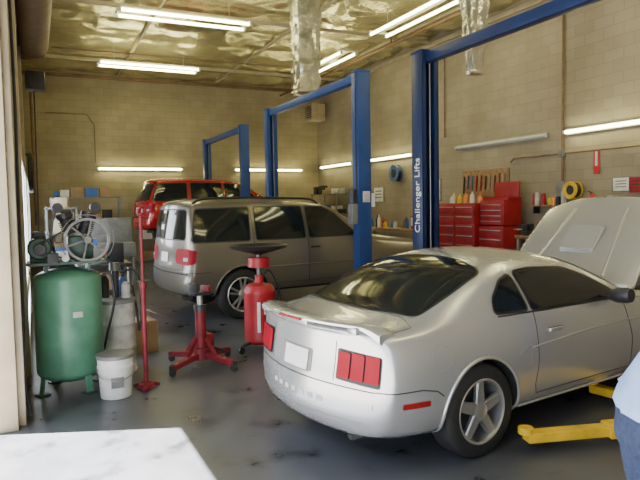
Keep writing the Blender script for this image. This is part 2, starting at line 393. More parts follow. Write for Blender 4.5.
    for sd in (-1,1): c.box('spoiler_leg_%d'%(sd+1),(.23,sd*.60,.955),(.12,.1,.05),m_silver,.015)
    c.box('spoiler_leg_mid',(.13,0,.955),(.07,.34,.04),m_silver,.01)
    c.box('brake_lamp',(.058,0,.980),(.012,.3,.014),m_tail,.003)
    poly=[(3.24,-.70),(4.26,-.66),(4.38,-.35),(4.42,0),(4.38,.35),(4.26,.66),(3.24,.70)]
    c.patch('engine_bay',rp(poly,.05),'top',m_well,off=.003)
    c.box('engine_block',(3.85,0,.90),(.5,.42,.1),m_dark,.02)
    c.box('air_intake',(3.75,.38,.88),(.3,.2,.08),m_black,.02); c.box('battery',(4.05,-.48,.84),(.22,.16,.12),m_black,.01)
    me=c.patch('hood',rp([(3.20,-.745),(4.26,-.70),(4.38,-.37),(4.42,0),(4.38,.37),(4.26,.70),(3.20,.745)],.06),'top',m_silver,off=.012,link=False)
    HT=Matrix.Translation((3.22,0,1.0))@Matrix.Rotation(R(-52),4,'Y')@Matrix.Translation((-3.24,0,-.99))
    me.transform(HT)
    o=c.link('hood',me); sm=o.modifiers.new('t','SOLIDIFY'); sm.thickness=.03; sm.offset=-1
    for q in (-1,1):
        o=c.seam('hood_ridge_%d'%q,[(3.3,q*.42),(4.2,q*.30)],'top',r=.02,mat=m_silver,off=.008); o.matrix_local=HT
    sc=bmesh.new(); bmesh.ops.create_cube(sc,size=1)
    bmesh.ops.scale(sc,vec=(.35,.40,.06),verts=sc.verts[:]); bmesh.ops.bevel(sc,geom=sc.edges[:],offset=.025,segments=3,affect='EDGES')
    sc.transform(HT@Matrix.Translation((3.75,0,.955))@Matrix.Rotation(R(4),4,'Y')); c.bm('hood_scoop',sc,m_silver)
    c.tube('hood_prop',[(4.1,.6,.84),(3.85,.55,1.55)],.008,m_steel)
    for sd in (-1,1):
        c.patch('headlamp_%d'%(sd+1),rp([(sd*.42,.58),(sd*.74,.58),(sd*.72,.68),(sd*.44,.68)],.02),'front',m_white,off=.006)
    c.patch('grille',rp([(-.32,.56),(.32,.56),(.3,.68),(-.3,.68)],.02),'front',m_black,off=.005)
coupe()

# ---------------- suv style body
def suv(name,loc,rz,paint,xs=1.,zs=1.,rails=True,slope=0.):
    c=Car(name,loc,rz)
    B=lambda zb,w1,a,b_,d,e,f,g,h: [(w1,zb),a,b_,d,e,f,g,h]
    st=[
     (0.00,.12,.40,B(.40,.72,(.84,.47),(.89,.66),(.88,.88),(.86,1.08),(.79,1.36),(.69,1.64),(.42,1.71)),1.72,[.06,0,0,.06,.06,.10+slope*.5,.16+slope,.18+slope,.18+slope]),
     (.14,.07,.36,B(.36,.80,(.915,.45),(.94,.68),(.93,.90),(.90,1.09),(.81,1.40),(.705,1.675),(.42,1.74)),1.75,[0,0,0,0,.02,.05+slope*.5,.10+slope,.12+slope,.12+slope]),
     (.55,0,.33,B(.33,.82,(.93,.43),(.955,.70),(.945,.92),(.91,1.10),(.82,1.41),(.71,1.69),(.42,1.76)),1.77,[0,0,0,0,0,0,.03,.04,.04]),
     (1.1,0,.33,B(.33,.82,(.93,.43),(.955,.70),(.945,.92),(.91,1.10),(.825,1.42),(.715,1.70),(.42,1.77)),1.78),
     (1.75,0,.33,B(.33,.82,(.93,.43),(.95,.70),(.945,.92),(.91,1.10),(.825,1.42),(.715,1.69),(.42,1.76)),1.77),
     (2.35,0,.33,B(.33,.82,(.93,.43),(.95,.70),(.945,.92),(.91,1.10),(.825,1.41),(.71,1.67),(.42,1.745)),1.755),
     (2.70,0,.33,B(.33,.82,(.93,.43),(.95,.70),(.945,.92),(.91,1.09),(.83,1.36),(.72,1.57),(.42,1.64)),1.65),
     (3.0,0,.33,B(.33,.82,(.93,.43),(.95,.70),(.945,.92),(.91,1.09),(.85,1.22),(.75,1.34),(.42,1.40)),1.41),
     (3.3,0,.33,B(.33,.82,(.93,.43),(.95,.70),(.94,.91),(.905,1.06),(.84,1.10),(.74,1.13),(.42,1.15)),1.16),
     (3.9,0,.33,B(.33,.80,(.93,.43),(.95,.68),(.935,.88),(.88,1.0),(.80,1.05),(.68,1.07),(.4,1.09)),1.10),
     (4.45,-.03,.36,B(.36,.76,(.90,.45),(.92,.66),(.90,.84),(.85,.94),(.77,.98),(.66,1.0),(.38,1.02)),1.03),
     (4.78,-.16,.40,B(.40,.66,(.80,.48),(.84,.64),(.82,.80),(.78,.89),(.70,.92),(.6,.935),(.35,.945)),.95)]
    new=[]
    for S in st:
        l=list(S); l[0]*=xs; l[2]*=zs; l[3]=[(w,z*zs) for w,z in l[3]]; l[4]*=zs; new.append(tuple(l))
    r=.365*min(1,zs+.02); a1=.95*xs;a2=3.83*xs
    c.body(new,paint,[(a1,r,r+.045),(a2,r,r+.045)],crease={5:.55,7:.5,3:.25},inner=.62)
    W=lambda pts:[(x*xs,z*zs) for x,z in pts]
    for sd,t in ((-1,'right'),(1,'left')):
        c.wheel('rear_wheel_'+t,a1,sd*.82,r,.24,sd,5,double=True); c.wheel('front_wheel_'+t,a2,sd*.82,r,.24,sd,5,double=True)
        s5=slope*.6
        c.window('quarter_window_'+t,W([(.22+s5*.3,1.15),(.32+s5,1.60),(1.12,1.62),(1.08,1.15)]),'side',sd,r=.03)
        c.window('rear_door_window_'+t,W([(1.20,1.15),(1.22,1.62),(2.02,1.62),(2.02,1.15)]),'side',sd,r=.03)
        c.window('front_door_window_'+t,W([(2.10,1.15),(2.10,1.62),(2.42,1.61),(2.62,1.50),(3.0,1.16)]),'side',sd,r=.03)
        c.patch('tail_lens_'+t,rp([(sd*.85,.82*zs),(sd*.83,1.06*zs),(sd*.68,1.05*zs),(sd*.68,.84*zs)],.03),'rear',m_tail,off=.008,step=.03)
        c.patch('tail_wrap_'+t,rp([(.11,.82*zs),(.24,.85*zs),(.27,1.03*zs),(.13,1.06*zs)],.03),'side',m_tail,off=.008,sd=sd,step=.03)
        c.patch('reverse_lens_'+t,rp([(sd*.82,.88*zs),(sd*.82,.93*zs),(sd*.70,.93*zs),(sd*.70,.88*zs)],.01),'rear',m_dwhite,off=.014,step=.03)
        for nm,x in (('c',1.15),('b',2.06)): c.seam('door_seam_%s_%s'%(nm,t),W([(x,1.62),(x,.75),(x-.0,.5)]),'side',sd=sd)
        c.seam('door_seam_a_'+t,W([(3.05,1.1),(3.1,.8),(3.08,.5)]),'side',sd=sd)
        c.seam('sill_seam_'+t,W([(1.4,.49),(3.3,.49)]),'side',sd=sd)
        c.seam('rub_strip_'+t,W([(1.38,.74),(3.35,.74)]),'side',r=.012,mat=paint,sd=sd)
        c.seam('bumper_seam_'+t,W([(.1,.72),(.45,.72)]),'side',sd=sd)
        for x in (1.28,2.18):
            h=c.ray('side',x*xs,1.0*zs,sd)[0]; c.box('handle_%s_%d'%(t,int(x*10)),(x*xs,h.y+sd*.012,1.0*zs),(.16,.03,.03),m_black,.01)
        c.box('mirror_'+t,(2.95*xs,sd*1.04,1.2*zs),(.1,.2,.14),paint,.03); c.box('mirror_arm_'+t,(2.95*xs,sd*.93,1.15*zs),(.06,.12,.04),m_black,.01)
        if rails:
            pts=[c.ray('top',x*xs,sd*.62)[0]+Vector((0,0,.05 if .45<x<2.3 else -.005)) for x in (.32,.48,1.0,1.5,2.0,2.28,2.42)]
            c.tube('roof_rail_'+t,pts,.018,m_black,smooth=True)
        c.patch('headlamp_'+t,rp([(sd*.5,.74*zs),(sd*.78,.74*zs),(sd*.76,.86*zs),(sd*.5,.86*zs)],.03),'front',m_white,off=.006)
    c.window('rear_window',[(-.72,1.18*zs),(-.64,1.60*zs),(.64,1.60*zs),(.72,1.18*zs)],'rear',r=.07)
    c.window('windshield',[(2.52*xs,-.64),(3.12*xs,-.74),(3.22*xs,0),(3.12*xs,.74),(2.52*xs,.64),(2.48*xs,0)],'top',r=.05)
    c.patch('licence_plate',rp([(-.155,.84*zs),(.155,.84*zs),(.155,.98*zs),(-.155,.98*zs)],.01),'rear',m_white,off=.01)
    c.seam('tailgate_seam',[(-.66,1.1*zs),(-.68,.75*zs),(.68,.75*zs),(.66,1.1*zs)],'rear')
    c.seam('bumper_step',[(-.84,.70*zs),(0,.70*zs),(.84,.70*zs)],'rear',.012,m_black)
    c.patch('grille',rp([(-.42,.68*zs),(.42,.68*zs),(.4,.86*zs),(-.4,.86*zs)],.03),'front',m_black,off=.005)
    c.lathe('exhaust_tip',[(.03,.14),(.036,.14),(.036,0),(.03,0),(.028,.1)],m_iron,(.18,-.5,.33*zs),(1,0,0))
    return c
suv('suv',(1.66,9.13,0),R(6),m_pewter,rails=True)
suv('hatchback_car',(2.2,15.15,.78),R(4),m_redcar,xs=.97,zs=.885,rails=False,slope=.14)

# ------------------------------------------------------------------ room
XL,XR,YB,YF,H=-.17,9.0,19.0,-4.0,5.72
DH=3.85
def slab(name,lo,hi,mat):
    g=D.meshes.new(name); b=bmesh.new(); bmesh.ops.create_cube(b,size=1)
    bmesh.ops.scale(b,vec=[hi[i]-lo[i] for i in range(3)],verts=b.verts[:]); bmesh.ops.translate(b,vec=[(hi[i]+lo[i])/2 for i in range(3)],verts=b.verts[:])
    b.to_mesh(g); b.free(); g.materials.append(mat); o=D.objects.new(name,g); COL.objects.link(o); return o
slab('floor',(XL-.2,YF-.2,-.15),(XR+.2,YB+.2,0),m_floor)
slab('ground_outside',(-30,-20,-.2),(XL-.2,35,-.03),m_ground)
slab('wall_back',(XL-.2,YB,0),(XR+.2,YB+.2,H+.1),m_wallB)
slab('wall_right',(XR,YF,0),(XR+.2,YB,H+.1),m_wallR)
slab('wall_front',(XL-.2,YF-.2,0),(XR+.2,YF,H+.1),m_wallB)
wl=D.objects.new('wall_left',None); COL.objects.link(wl)
for n,lo,hi in (('pier_near',(XL-.2,YF,0),(XL,-3,H+.1)),('lintel',(XL-.2,-3,DH),(XL,5,H+.1)),('panel_far',(XL-.2,5,0),(XL,YB,H+.1))):
    slab(n,lo,hi,m_wallR).parent=wl
b=bmesh.new(); nx,ny=130,220; vs=[]
for i in range(nx+1):
    for j in range(ny+1):
        x=XL-.2+(XR-XL+.4)*i/nx; y=YF-.2+(YB-YF+.4)*j/ny
        sag=.10*abs(math.sin(math.pi*y/1.5))**.7+.06*noise.noise(Vector((x*1.3,y*1.3,0)))+.03*noise.noise(Vector((x*4,y*4,5)))+.012*abs(noise.noise(Vector((x*9,y*9,2))))
        vs.append(b.verts.new((x,y,H-sag)))
for i in range(nx):
    for j in range(ny):
        a=i*(ny+1)+j; b.faces.new((vs[a],vs[a+1],vs[a+ny+2],vs[a+ny+1]))
me=D.meshes.new('ceiling'); b.to_mesh(me); b.free(); me.materials.append(m_foil)
me.polygons.foreach_set('use_smooth',[True]*len(me.polygons))
o=D.objects.new('ceiling',me); COL.objects.link(o)
slab('roof_deck',(XL-.2,YF-.2,H+.1),(XR+.2,YB+.2,H+.2),m_beige)
g=G('trim_1'); 
g.box('ledger_back',((XL+XR)/2,YB-.04,H-.22),(XR-XL,.08,.10),m_brown); g.box('ledger_right',(XR-.04,(YF+YB)/2,H-.22),(.08,YB-YF-.2,.10),m_beige)
g=G('ceiling_truss')
for y in (2.0,6.5,12.3,17.0):
    g.box('chord_%d'%int(y),(4.42,y,H-.17),(9.0,.05,.08),m_beige)
for x in (2.4,5.4,8.0): g.box('purlin_%d'%int(x),(x,7.5,H-.13),(.05,22.8,.06),m_beige)
g=G('sprinkler_pipe'); g.tube('main',[(7.6,-3.9,5.3),(7.6,18.9,5.3)],.035,m_brown)
for y in range(0,19,3):
    g.tube('branch_%d'%y,[(7.6,y,5.3),(.5,y,5.3)] if y in (6,15) else [(7.6,y,5.3),(7.6,y,5.5)],.018,m_brown)
# left wall bits
g=G('door_1')
g.box('jamb_channel',(XL-.10,4.965,DH/2),(.20,.05,DH),m_beige); g.box('guide_track',(XL+.025,5.08,2.1),(.05,.08,4.2),m_beige)
g.lathe('coil',[(0,0),(.20,0),(.20,8.2),(0,8.2)],m_brown,(.05,-3.1,4.3),(0,1,0)); g.box('coil_bracket',(.02,5.15,4.3),(.36,.04,.46),m_dark)
g=G('door_2')
for k in range(36): g.box('slat_%d'%k,(XL+.02,8.6,.05+k*.1),(.03,4.0,.094),m_beige,.012)
for y in (6.55,10.65): g.box('guide_%d'%int(y),(XL+.04,y,2.1),(.08,.1,4.2),m_beige)
g.lathe('coil',[(0,0),(.22,0),(.22,4.4),(0,4.4)],m_brown,(.10,6.4,4.3),(0,1,0))
for y in (6.38,10.84): g.box('bracket_%d'%int(y),(.06,y,4.3),(.40,.03,.5),m_brown)
g.box('operator_motor',(.10,11.05,3.75),(.3,.3,.3),m_dark,.03); g.tube('chain',[(.08,11.1,3.6),(.06,11.12,1.0)],.012,m_dark)
for k,(y,z,hh,w) in enumerate(((7.5,1.5,1.4,1.5),(9.5,1.5,1.4,1.6),(8.4,.45,.4,2.8),(12.6,1.6,1.3,1.6),(15.5,1.6,1.3,1.6))):  # added self-lit panes: daylight of the bright left openings put into emission
    g=G('glow_window_%d'%(k+1)); x=XL+.055
    g.box('pane',(x,y,z),(.012,w,hh),m_dayglow,.002)
    for q in (-1,1): g.box('stile_%d'%q,(x+.005,y+q*w/2,z),(.03,.05,hh+.05),m_white); g.box('rail_%d'%q,(x+.005,y,z+q*hh/2),(.03,w,.05),m_white)
g=G('hanging_cable'); g.tube('cord',[(XL+.06,5.3,3.7),(XL+.07,5.28,2.6),(XL+.06,5.3,1.6),(XL+.06,5.25,.9),(XL+.05,5.2,.35),(XL+.08,5.15,.03)],.012,m_black,smooth=True)
g=G('conduit_pipe'); g.tube('run',[(.05,18.7,5.4),(.05,18.7,1.2)],.04,m_brown); g.tube('cross',[(.4,18.95,4.4),(1.5,18.95,4.4),(1.7,18.95,4.1),(1.7,18.95,3.0)],.010,m_brown)
g=G('hose_coil')
for k in range(5): g.tube('turn_%d'%k,[(-.05+.012*k,11.9+.28*math.cos(a*.2618)*(1-.02*k),2.3+.34*math.sin(a*.2618)) for a in range(24)],.016,m_black,cyc=True)
g.box('hook',(-.11,11.9,2.62),(.12,.08,.05),m_dark)

# ------------------------------------------------------------------ strip lights
def strip(p1,p2,drop,lit=True,wall=None,tubes=2):
    g=G('fluorescent_light'); p1=Vector(p1);p2=Vector(p2);d=(p2-p1).normalized(); nrm=Vector(wall) if wall else Vector((0,0,-1)); sd=d.cross(nrm)
    if wall:
        g.beam('housing',p1-nrm*.03,p2-nrm*.03,.05,.10,m_hous)
    else: g.beam('housing',p1+Vector((0,0,.05)),p2+Vector((0,0,.05)),.12,.06,m_hous)
    offs=(-.19,.19) if (tubes>1 and not wall) else (0,)
    for k,o in enumerate(offs):
        c=sd*o+nrm*.025
        g.cyl('tube_%d'%k,p1+c+d*.03,p2+c-d*.03,.028,m_tube if lit else m_off,seg=12)
        for e,q in (('a',p1),('b',p2)): g.box('socket_%s%d'%(e,k),q+c,(.05,.05,.07),m_white)
    if not wall:
        for e,q in (('a',p1),('b',p2)): g.beam('end_bar_'+e,q-sd*.22+Vector((0,0,.03)),q+sd*.22+Vector((0,0,.03)),.05,.03,m_hous)
        for t in (.15,.85):
            q=p1.lerp(p2,t); g.tube('hanger_%d'%int(t*100),[q+Vector((0,0,.05)),q+Vector((0,0,drop))],.006,m_steel)
strip((1.5,11.35,5.15),(3.9,11.35,5.15),.4)
strip((1.55,15.5,5.15),(3.95,15.5,5.15),.4)
strip((6.6,8.5,5.15),(6.6,10.9,5.15),.4)
strip((6.7,12.4,5.15),(6.7,14.6,5.15),.4)
strip((2.6,2.2,5.15),(5.0,2.2,5.15),.4)
strip((6.6,3.4,5.15),(6.6,5.8,5.15),.4)
strip((1.75,18.93,2.82),(4.25,18.93,2.82),0,wall=(0,-1,0))
strip((5.95,18.93,2.82),(8.35,18.93,2.82),0,wall=(0,-1,0))
for y0,y1,l in ((16.4,18.6,1),(13.1,15.2,1),(8.6,11.3,0),(5.6,8.15,1)):
    strip((8.93,y0,2.9),(8.93,y1,2.9),0,lit=bool(l),wall=(-1,0,0))

# ------------------------------------------------------------------ lifts
def lift(X,Yn,Yf,Hh,w,mat,arms,cz,text=False,dp=.26):
    g=G('two_post_car_lift')
    for nm,Y,s in (('near',Yn,1),('far',Yf,-1)):
        t=.025
        g.box('web_'+nm,(X,Y-s*dp/2,Hh/2),(w,t,Hh),mat,.004)
        for q in (-1,1):
            g.box('flange_%s_%d'%(nm,q),(X+q*(w/2-t/2),Y,Hh/2),(t,dp,Hh),mat,.006)
            g.box('lip_%s_%d'%(nm,q),(X+q*(w/2-.035),Y+s*(dp/2-.012),Hh/2),(.055,.024,Hh),mat,.004)
        g.box('base_'+nm,(X,Y,.012),(w+.2,dp+.18,.024),m_dark,.004)
        for a in (-1,1):
            for c in (-1,1): g.cyl('anchor_%s%d%d'%(nm,a,c),(X+a*(w/2+.06),Y+c*(dp/2+.03),.02),(X+a*(w/2+.06),Y+c*(dp/2+.03),.06),.015,m_steel,seg=6)
        g.box('top_cap_'+nm,(X,Y,Hh+.01),(w+.02,dp+.04,.03),mat)
        g.box('carriage_'+nm,(X,Y+s*.03,cz+.35),(w-.07,dp-.03,.8),m_dark,.01)
        g.box('arm_pivot_'+nm,(X,Y+s*(dp/2+.07),cz+.03),(w+.1,.14,.16),m_dark,.015)
        g.tube('cable_'+nm,[(X+.03,Y+s*.05,cz+.7),(X+.03,Y+s*.05,Hh)],.008,m_steel)
        for k,tp in enumerate(arms[nm]):
            p=Vector((X+(-.1 if tp[0]<X else .1),Y+s*(dp/2+.07),cz+.03)); q=Vector((tp[0],tp[1],cz+.03)); mid=p.lerp(q,.6)
            am=m_yel if text else mat
            g.beam('arm_%s_%d'%(nm,k),p,mid,.13,.09,am); g.beam('arm_ext_%s_%d'%(nm,k),p.lerp(q,.5),q,.095,.065,am)
            g.cyl('pad_%s_%d'%(nm,k),q+Vector((0,0,.02)),q+Vector((0,0,.065)),.05,am if text else m_black)
    g.box('crossbeam',(X,(Yn+Yf)/2,Hh-.06),(.12,Yf-Yn,.12),mat)
    if not text:
        g.box('power_unit',(X-w/2-.05,Yn,1.5),(.1,.16,.30),m_grey,.02); g.cyl('power_motor',(X-w/2-.05,Yn,1.65),(X-w/2-.05,Yn,1.86),.06,m_dark)
        g.box('decal_plate',(X+.02,Yn-dp/2-.015,1.75),(.12,.004,.16),m_dwhite,.001)
    g.box('control_box',(X+w/2+.04,Yn,1.7),(.08,.14,.2),m_white,.01)
    g.tube('hydraulic_line',[(X-w/2-.01,Yn-.05,1.5),(X-w/2-.015,Yn-.05,2.6),(X-w/2-.01,Yn-.05,Hh)],.008,m_black)
    return g
lift(4.47,13.45,16.75,3.5,.20,m_blue,{'near':[(3.5,14.5),(5.6,14.6)],'far':[(3.5,15.9),(5.6,15.9)]},.78,dp=.16)
lift(4.36,7.72,11.4,3.55,.21,m_blue,{'near':[(3.3,8.05),(5.4,8.1)],'far':[(3.3,11.0),(5.4,11.0)]},.08,dp=.17)
gl=lift(4.36,2.35,6.12,3.45,.25,m_navy,{'near':[(2.86,2.92),(4.1,3.45)],'far':[(3.3,5.1),(5.6,5.3)]},.07,text=True,dp=.20)
fc=D.curves.new('label','FONT'); fc.body='Challenger Lifts'; fc.size=.145; fc.extrude=.002; fc.align_x='LEFT'; fc.align_y='CENTER'
fc.materials.append(m_white); fo=gl.link('label',fc)
fo.matrix_local=Matrix(((0,0,-1,4.36-.127),(0,1,0,6.12),(1,0,0,1.28),(0,0,0,1)))

# ------------------------------------------------------------------ ducts
def duct(name,x,y,z0,wt,wb):
    g=G(name); b=bmesh.new(); rows=[]; n=34; m=32; zt=H-.2
    for i in range(n+1):
        z=z0+(zt-z0)*i/n; t=i/n; w=wb+(wt-wb)*t; row=[]
        for k in range(m):
            a=2*math.pi*k/m; sq=1/max(abs(math.cos(a)),abs(math.sin(a)))**.8
            rr=w/2*sq*(1+.14*noise.noise(Vector((math.cos(a)*3,math.sin(a)*3,z*6)))+.04*math.sin(z*14)+.06*noise.noise(Vector((math.cos(a)*8,math.sin(a)*8,z*15))))
            row.append(b.verts.new((x+rr*math.cos(a),y+rr*math.sin(a)*.8,z)))
        rows.append(row)
    for a,c in zip(rows[:-1],rows[1:]):
        for k in range(m): b.faces.new((a[k],a[(k+1)%m],c[(k+1)%m],c[k]))
    g.bm('foil_sleeve',b,m_duct,ang=25)
    g.box('diffuser_rim',(x,y,z0-.02),(wb*1.1,wb*.95,.06),m_duct,.02); g.box('flange',(x,y,H-.22),(wt*1.2,wt*1.1,.05),m_grey)
duct('air_duct',4.60,10.15,3.72,.50,.42); duct('air_duct',5.9,7.05,3.55,.5,.2)

# ------------------------------------------------------------------ compressor
g=G('air_compressor',(.25,5.92,0))
prof=[(0,.08)]+[(.29*math.sin(a*math.pi/16),.19-.11*math.cos(a*math.pi/16)) for a in range(1,9)]+[(.29,.60),(.292,.61),(.29,.62)]+[(.29*math.cos(a*math.pi/16),1.01+.11*math.sin(a*math.pi/16)) for a in range(0,8)]+[(0,1.12)]
g.lathe('tank',prof,m_green,seg=48)
for k in range(4):
    a=k*math.pi/2+.5; x,y=math.cos(a),math.sin(a)
    g.beam('leg_%d'%k,(x*.25,y*.25,.30),(x*.29,y*.29,.01),.07,.012,m_green); g.box('foot_%d'%k,(x*.28,y*.28,.008),(.1,.1,.016),m_dgreen,.003,(0,0,a))
g.box('deck',(.0,-.02,1.17),(.66,.36,.025),m_dgreen)
for q in (-1,1): g.box('deck_bracket_%d'%q,(q*.18,0,1.13),(.03,.3,.08),m_dgreen)
g.lathe('motor',[(0,0),(.085,0),(.10,.02),(.10,.24),(.085,.27),(0,.27)],m_dgreen,(-.22,-.12,1.30),(0,1,0)); g.box('motor_foot',(-.22,0,1.20),(.16,.2,.05),m_dgreen); g.box('motor_box',(-.22,.03,1.42),(.1,.12,.06),m_dark)
g.cyl('motor_pulley',(-.22,-.19,1.30),(-.22,-.12,1.30),.05,m_dark)
g.box('crankcase',(.12,.04,1.29),(.22,.24,.22),m_dgreen,.03)
for q,an in ((-1,-18),(1,18)):
    s_=math.sin(R(an));c_=math.cos(R(an)); ax=(s_,0,c_)
    pr=[(0,0)]
    for k in range(7): pr+= [(.055,.02*k),(.075,.02*k+.002),(.075,.02*k+.010),(.055,.02*k+.012)]
    pr+=[(.06,.15),(.07,.155),(.07,.2),(0,.2)]
    g.lathe('cylinder_%d'%q,pr,m_dark,(.10+q*.05,.04,1.42),ax,seg=20)
    g.cyl('air_filter_%d'%q,(.10+q*.16,.04,1.66),(.10+q*.16,-.05,1.66),.045,m_dark)
g.tube('discharge',[(.0,.05,1.60),(-.07,.1,1.64),(-.12,.12,1.4),(-.06,.1,1.1)],.015,m_iron,smooth=True)
fc_=Vector((.17,-.17,1.37)); rf=.195
g.lathe('flywheel_rim',[(rf-.022,-.025),(rf,-.025),(rf,-.008),(rf-.01,0),(rf,.008),(rf,.025),(rf-.022,.025),(rf-.022,-.025)],m_iron,fc_,(0,1,0),seg=48)
for k in range(6):
    a=k*2*math.pi/6+.3; dv=Vector((math.cos(a),0,math.sin(a)))
    g.beam('flywheel_spoke_%d'%k,fc_,fc_+dv*(rf-.015),.05,.014,m_iron)
g.cyl('flywheel_hub',fc_+Vector((0,-.04,0)),fc_+Vector((0,.12,0)),.035,m_iron)
g.tube('belt',[(-.22,-.165,1.345),(.17,-.165,1.565)],.009,m_black); g.tube('belt_low',[(-.22,-.165,1.255),(.17,-.165,1.175)],.009,m_black)
g.tube('belt_guard_wire',[(.17+.225*math.cos(t*.25),-.2,1.37+.225*math.sin(t*.25)) for t in range(26)],.004,m_iron)
g.box('pressure_switch',(-.12,-.25,1.22),(.09,.09,.1),m_dark); g.lathe('gauge',[(0,0),(.03,0),(.03,.02),(0,.02)],m_dwhite,(-.02,-.27,1.22),(0,-1,0))
g.tube('air_line',[(.28,.0,1.0),(.36,-.04,1.05),(.40,-.02,.8),(.34,.05,.5),(.30,.1,.3)],.012,m_black,smooth=True)
g.box('data_plate',(.06,-.289,.72),(.08,.004,.05),m_dwhite,.001)

def bucket(name,p,r,h,mat,lid=None,handle=True):
    g=G(name,p)
    g.lathe('shell',[(0,.004),(r*.84,.004),(r*.86,.012),(r*.97,h*.72),(r*1.02,h*.73),(r*1.02,h*.76),(r*.98,h*.78),(r,h*.97),(r*1.04,h*.975),(r*1.04,h),(r*.96,h),(r*.94,h*.9),(r*.8,.03),(0,.03)],mat,seg=36)
    if handle: g.tube('handle',[(-r*1.04,0,h*.78),(-r*.9,-r*.75,h*.58),(0,-r*1.12,h*.48),(r*.9,-r*.75,h*.58),(r*1.04,0,h*.78)],.005,m_steel,smooth=True)
    if lid: g.lathe('lid',[(r*1.05,h-.02),(r*1.06,h+.01),(r*.95,h+.016),(0,h+.016)],lid,seg=36)
    g.box('label',(0,-r*.945,h*.42),(r*.7,.006,h*.25),m_bluep if not lid else m_grey,.001)
    return g
g=bucket('plastic_bucket',(.585,5.46,0),.15,.37,m_white,m_grey)
g=G('grease_drum',(.71,6.33,0))
g.lathe('drum',[(0,.0),(.185,0),(.19,.01),(.18,.03),(.18,.24),(.187,.25),(.18,.26),(.18,.48),(.187,.49),(.18,.50),(.18,.68),(.19,.70),(.19,.72),(0,.72)],m_dwhite,seg=36)
g.lathe('lid',[(.195,.70),(.195,.735),(.15,.75),(0,.75)],m_grey,seg=36)
g.cyl('pump',(0,0,.75),(0,0,1.02),.035,m_dark); g.cyl('pump_head',(0,0,1.02),(0,0,1.10),.055,m_iron); g.tube('hose',[(.05,0,1.0),(.2,-.02,1.0),(.24,-.05,.7),(.21,-.06,.4),(.2,0,.6),(.17,.05,.85)],.012,m_black,smooth=True)
g.beam('lever',(0,0,1.07),(-.14,-.1,1.2),.02,.02,m_iron)
for k,(a,b_,h,mm) in enumerate(((.09,-.08,.16,m_dwhite),(-.1,.05,.22,m_black),(.08,.1,.19,m_bluep))): g.lathe('can_%d'%k,[(0,.75),(.045,.75),(.045,.75+h*.8),(.02,.75+h),(0,.75+h)],mm,(a,b_,0),seg=16)
g=G('support_stand',(.86,5.56,0),.3)
for k in range(3):
    a=k*2*math.pi/3; g.beam('foot_%d'%k,(0,0,.06),(math.cos(a)*.13,math.sin(a)*.13,.015),.035,.03,m_redd)
g.cyl('base_disc',(0,0,.005),(0,0,.05),.07,m_redd); g.cyl('tube',(0,0,.05),(0,0,.95),.022,m_redd); g.cyl('screw',(0,0,.95),(0,0,1.58),.013,m_redd)
g.cyl('collar',(0,0,.92),(0,0,.98),.030,m_redd); g.beam('handle',(-.06,0,.99),(.06,0,.99),.012,.012,m_iron); g.cyl('saddle',(0,0,1.58),(0,0,1.60),.03,m_redd)
for q in (-1,1): g.box('saddle_ear_%d'%q,(q*.025,0,1.62),(.010,.04,.04),m_redd,.003)
# transmission jack
g=G('transmission_jack',(1.50,6.06,0),.5)
for k in range(4):
    a=k*math.pi/2+.1; c,s_=math.cos(a),math.sin(a)
    g.beam('leg_%d'%k,(c*.05,s_*.05,.13),(c*.42,s_*.42,.085),.075,.055,m_redd)
    g.box('caster_fork_%d'%k,(c*.42,s_*.42,.075),(.05,.05,.06),m_dark,.005); g.cyl('caster_%d'%k,(c*.42-s_*.015,s_*.42+c*.015,.038),(c*.42+s_*.015,s_*.42-c*.015,.038),.037,m_dark)
    g.beam('gusset_%d'%k,(c*.06,s_*.06,.30),(c*.2,s_*.2,.13),.012,.05,m_redd)
g.cyl('hub',(0,0,.08),(0,0,.2),.09,m_redd); g.cyl('cylinder',(0,0,.2),(0,0,.60),.055,m_redd); g.cyl('gland',(0,0,.58),(0,0,.64),.065,m_dark); g.cyl('ram',(0,0,.64),(0,0,.74),.03,m_steel)
g.box('head_plate',(0,0,.76),(.22,.10,.03),m_dark); g.box('head_fork',(-.08,0,.82),(.03,.12,.10),m_dark); g.box('head_fork_b',(.08,0,.80),(.03,.12,.07),m_redd)
g.beam('pedal',(.08,-.05,.2),(.24,-.14,.12),.05,.02,m_dark); g.box('pump_block',(.09,0,.26),(.09,.1,.14),m_redd)
# oil drain
g=G('oil_drain_tank',(2.29,6.46,0),-.3)
g.lathe('tank',[(0,.08),(.15,.08),(.18,.11),(.185,.14),(.18,.16),(.18,.64),(.185,.66),(.18,.69),(.14,.75),(.06,.77),(0,.77)],m_red,seg=36)
g.cyl('neck',(0,0,.76),(0,0,.86),.05,m_red); g.cyl('bowl_lower',(0,0,.95),(0,0,1.06),.13,m_red,.12,seg=30)
g.cyl('mast',(0,0,.86),(0,0,1.12),.025,m_iron)
g.lathe('funnel_tray',[(.03,1.10),(.10,1.12),(.30,1.17),(.33,1.20),(.335,1.20),(.31,1.165),(.10,1.11),(.03,1.09)],m_black,seg=40)
g.lathe('tray_grid',[(0,1.15),(.25,1.165)],m_dark,seg=24)
for k in range(3):
    a=k*2*math.pi/3-2.4; c,s_=math.cos(a),math.sin(a)
    g.beam('leg_%d'%k,(c*.1,s_*.1,.11),(c*.30,s_*.30,.09),.05,.03,m_dark); g.cyl('caster_%d'%k,(c*.30-s_*.015,s_*.3+c*.015,.04),(c*.30+s_*.015,s_*.3-c*.015,.04),.04,m_black)
g.box('gauge_strip',(-.02,-.182,.4),(.035,.01,.34),m_white,.002); g.box('label',(.07,-.167,.5),(.07,.008,.14),m_dwhite,.001,(0,0,.35))
g.tube('hose',[(.12,.1,.16),(.24,.12,.3),(.22,.1,.7),(.12,.06,.9),(.05,.04,.85)],.012,m_black,smooth=True)

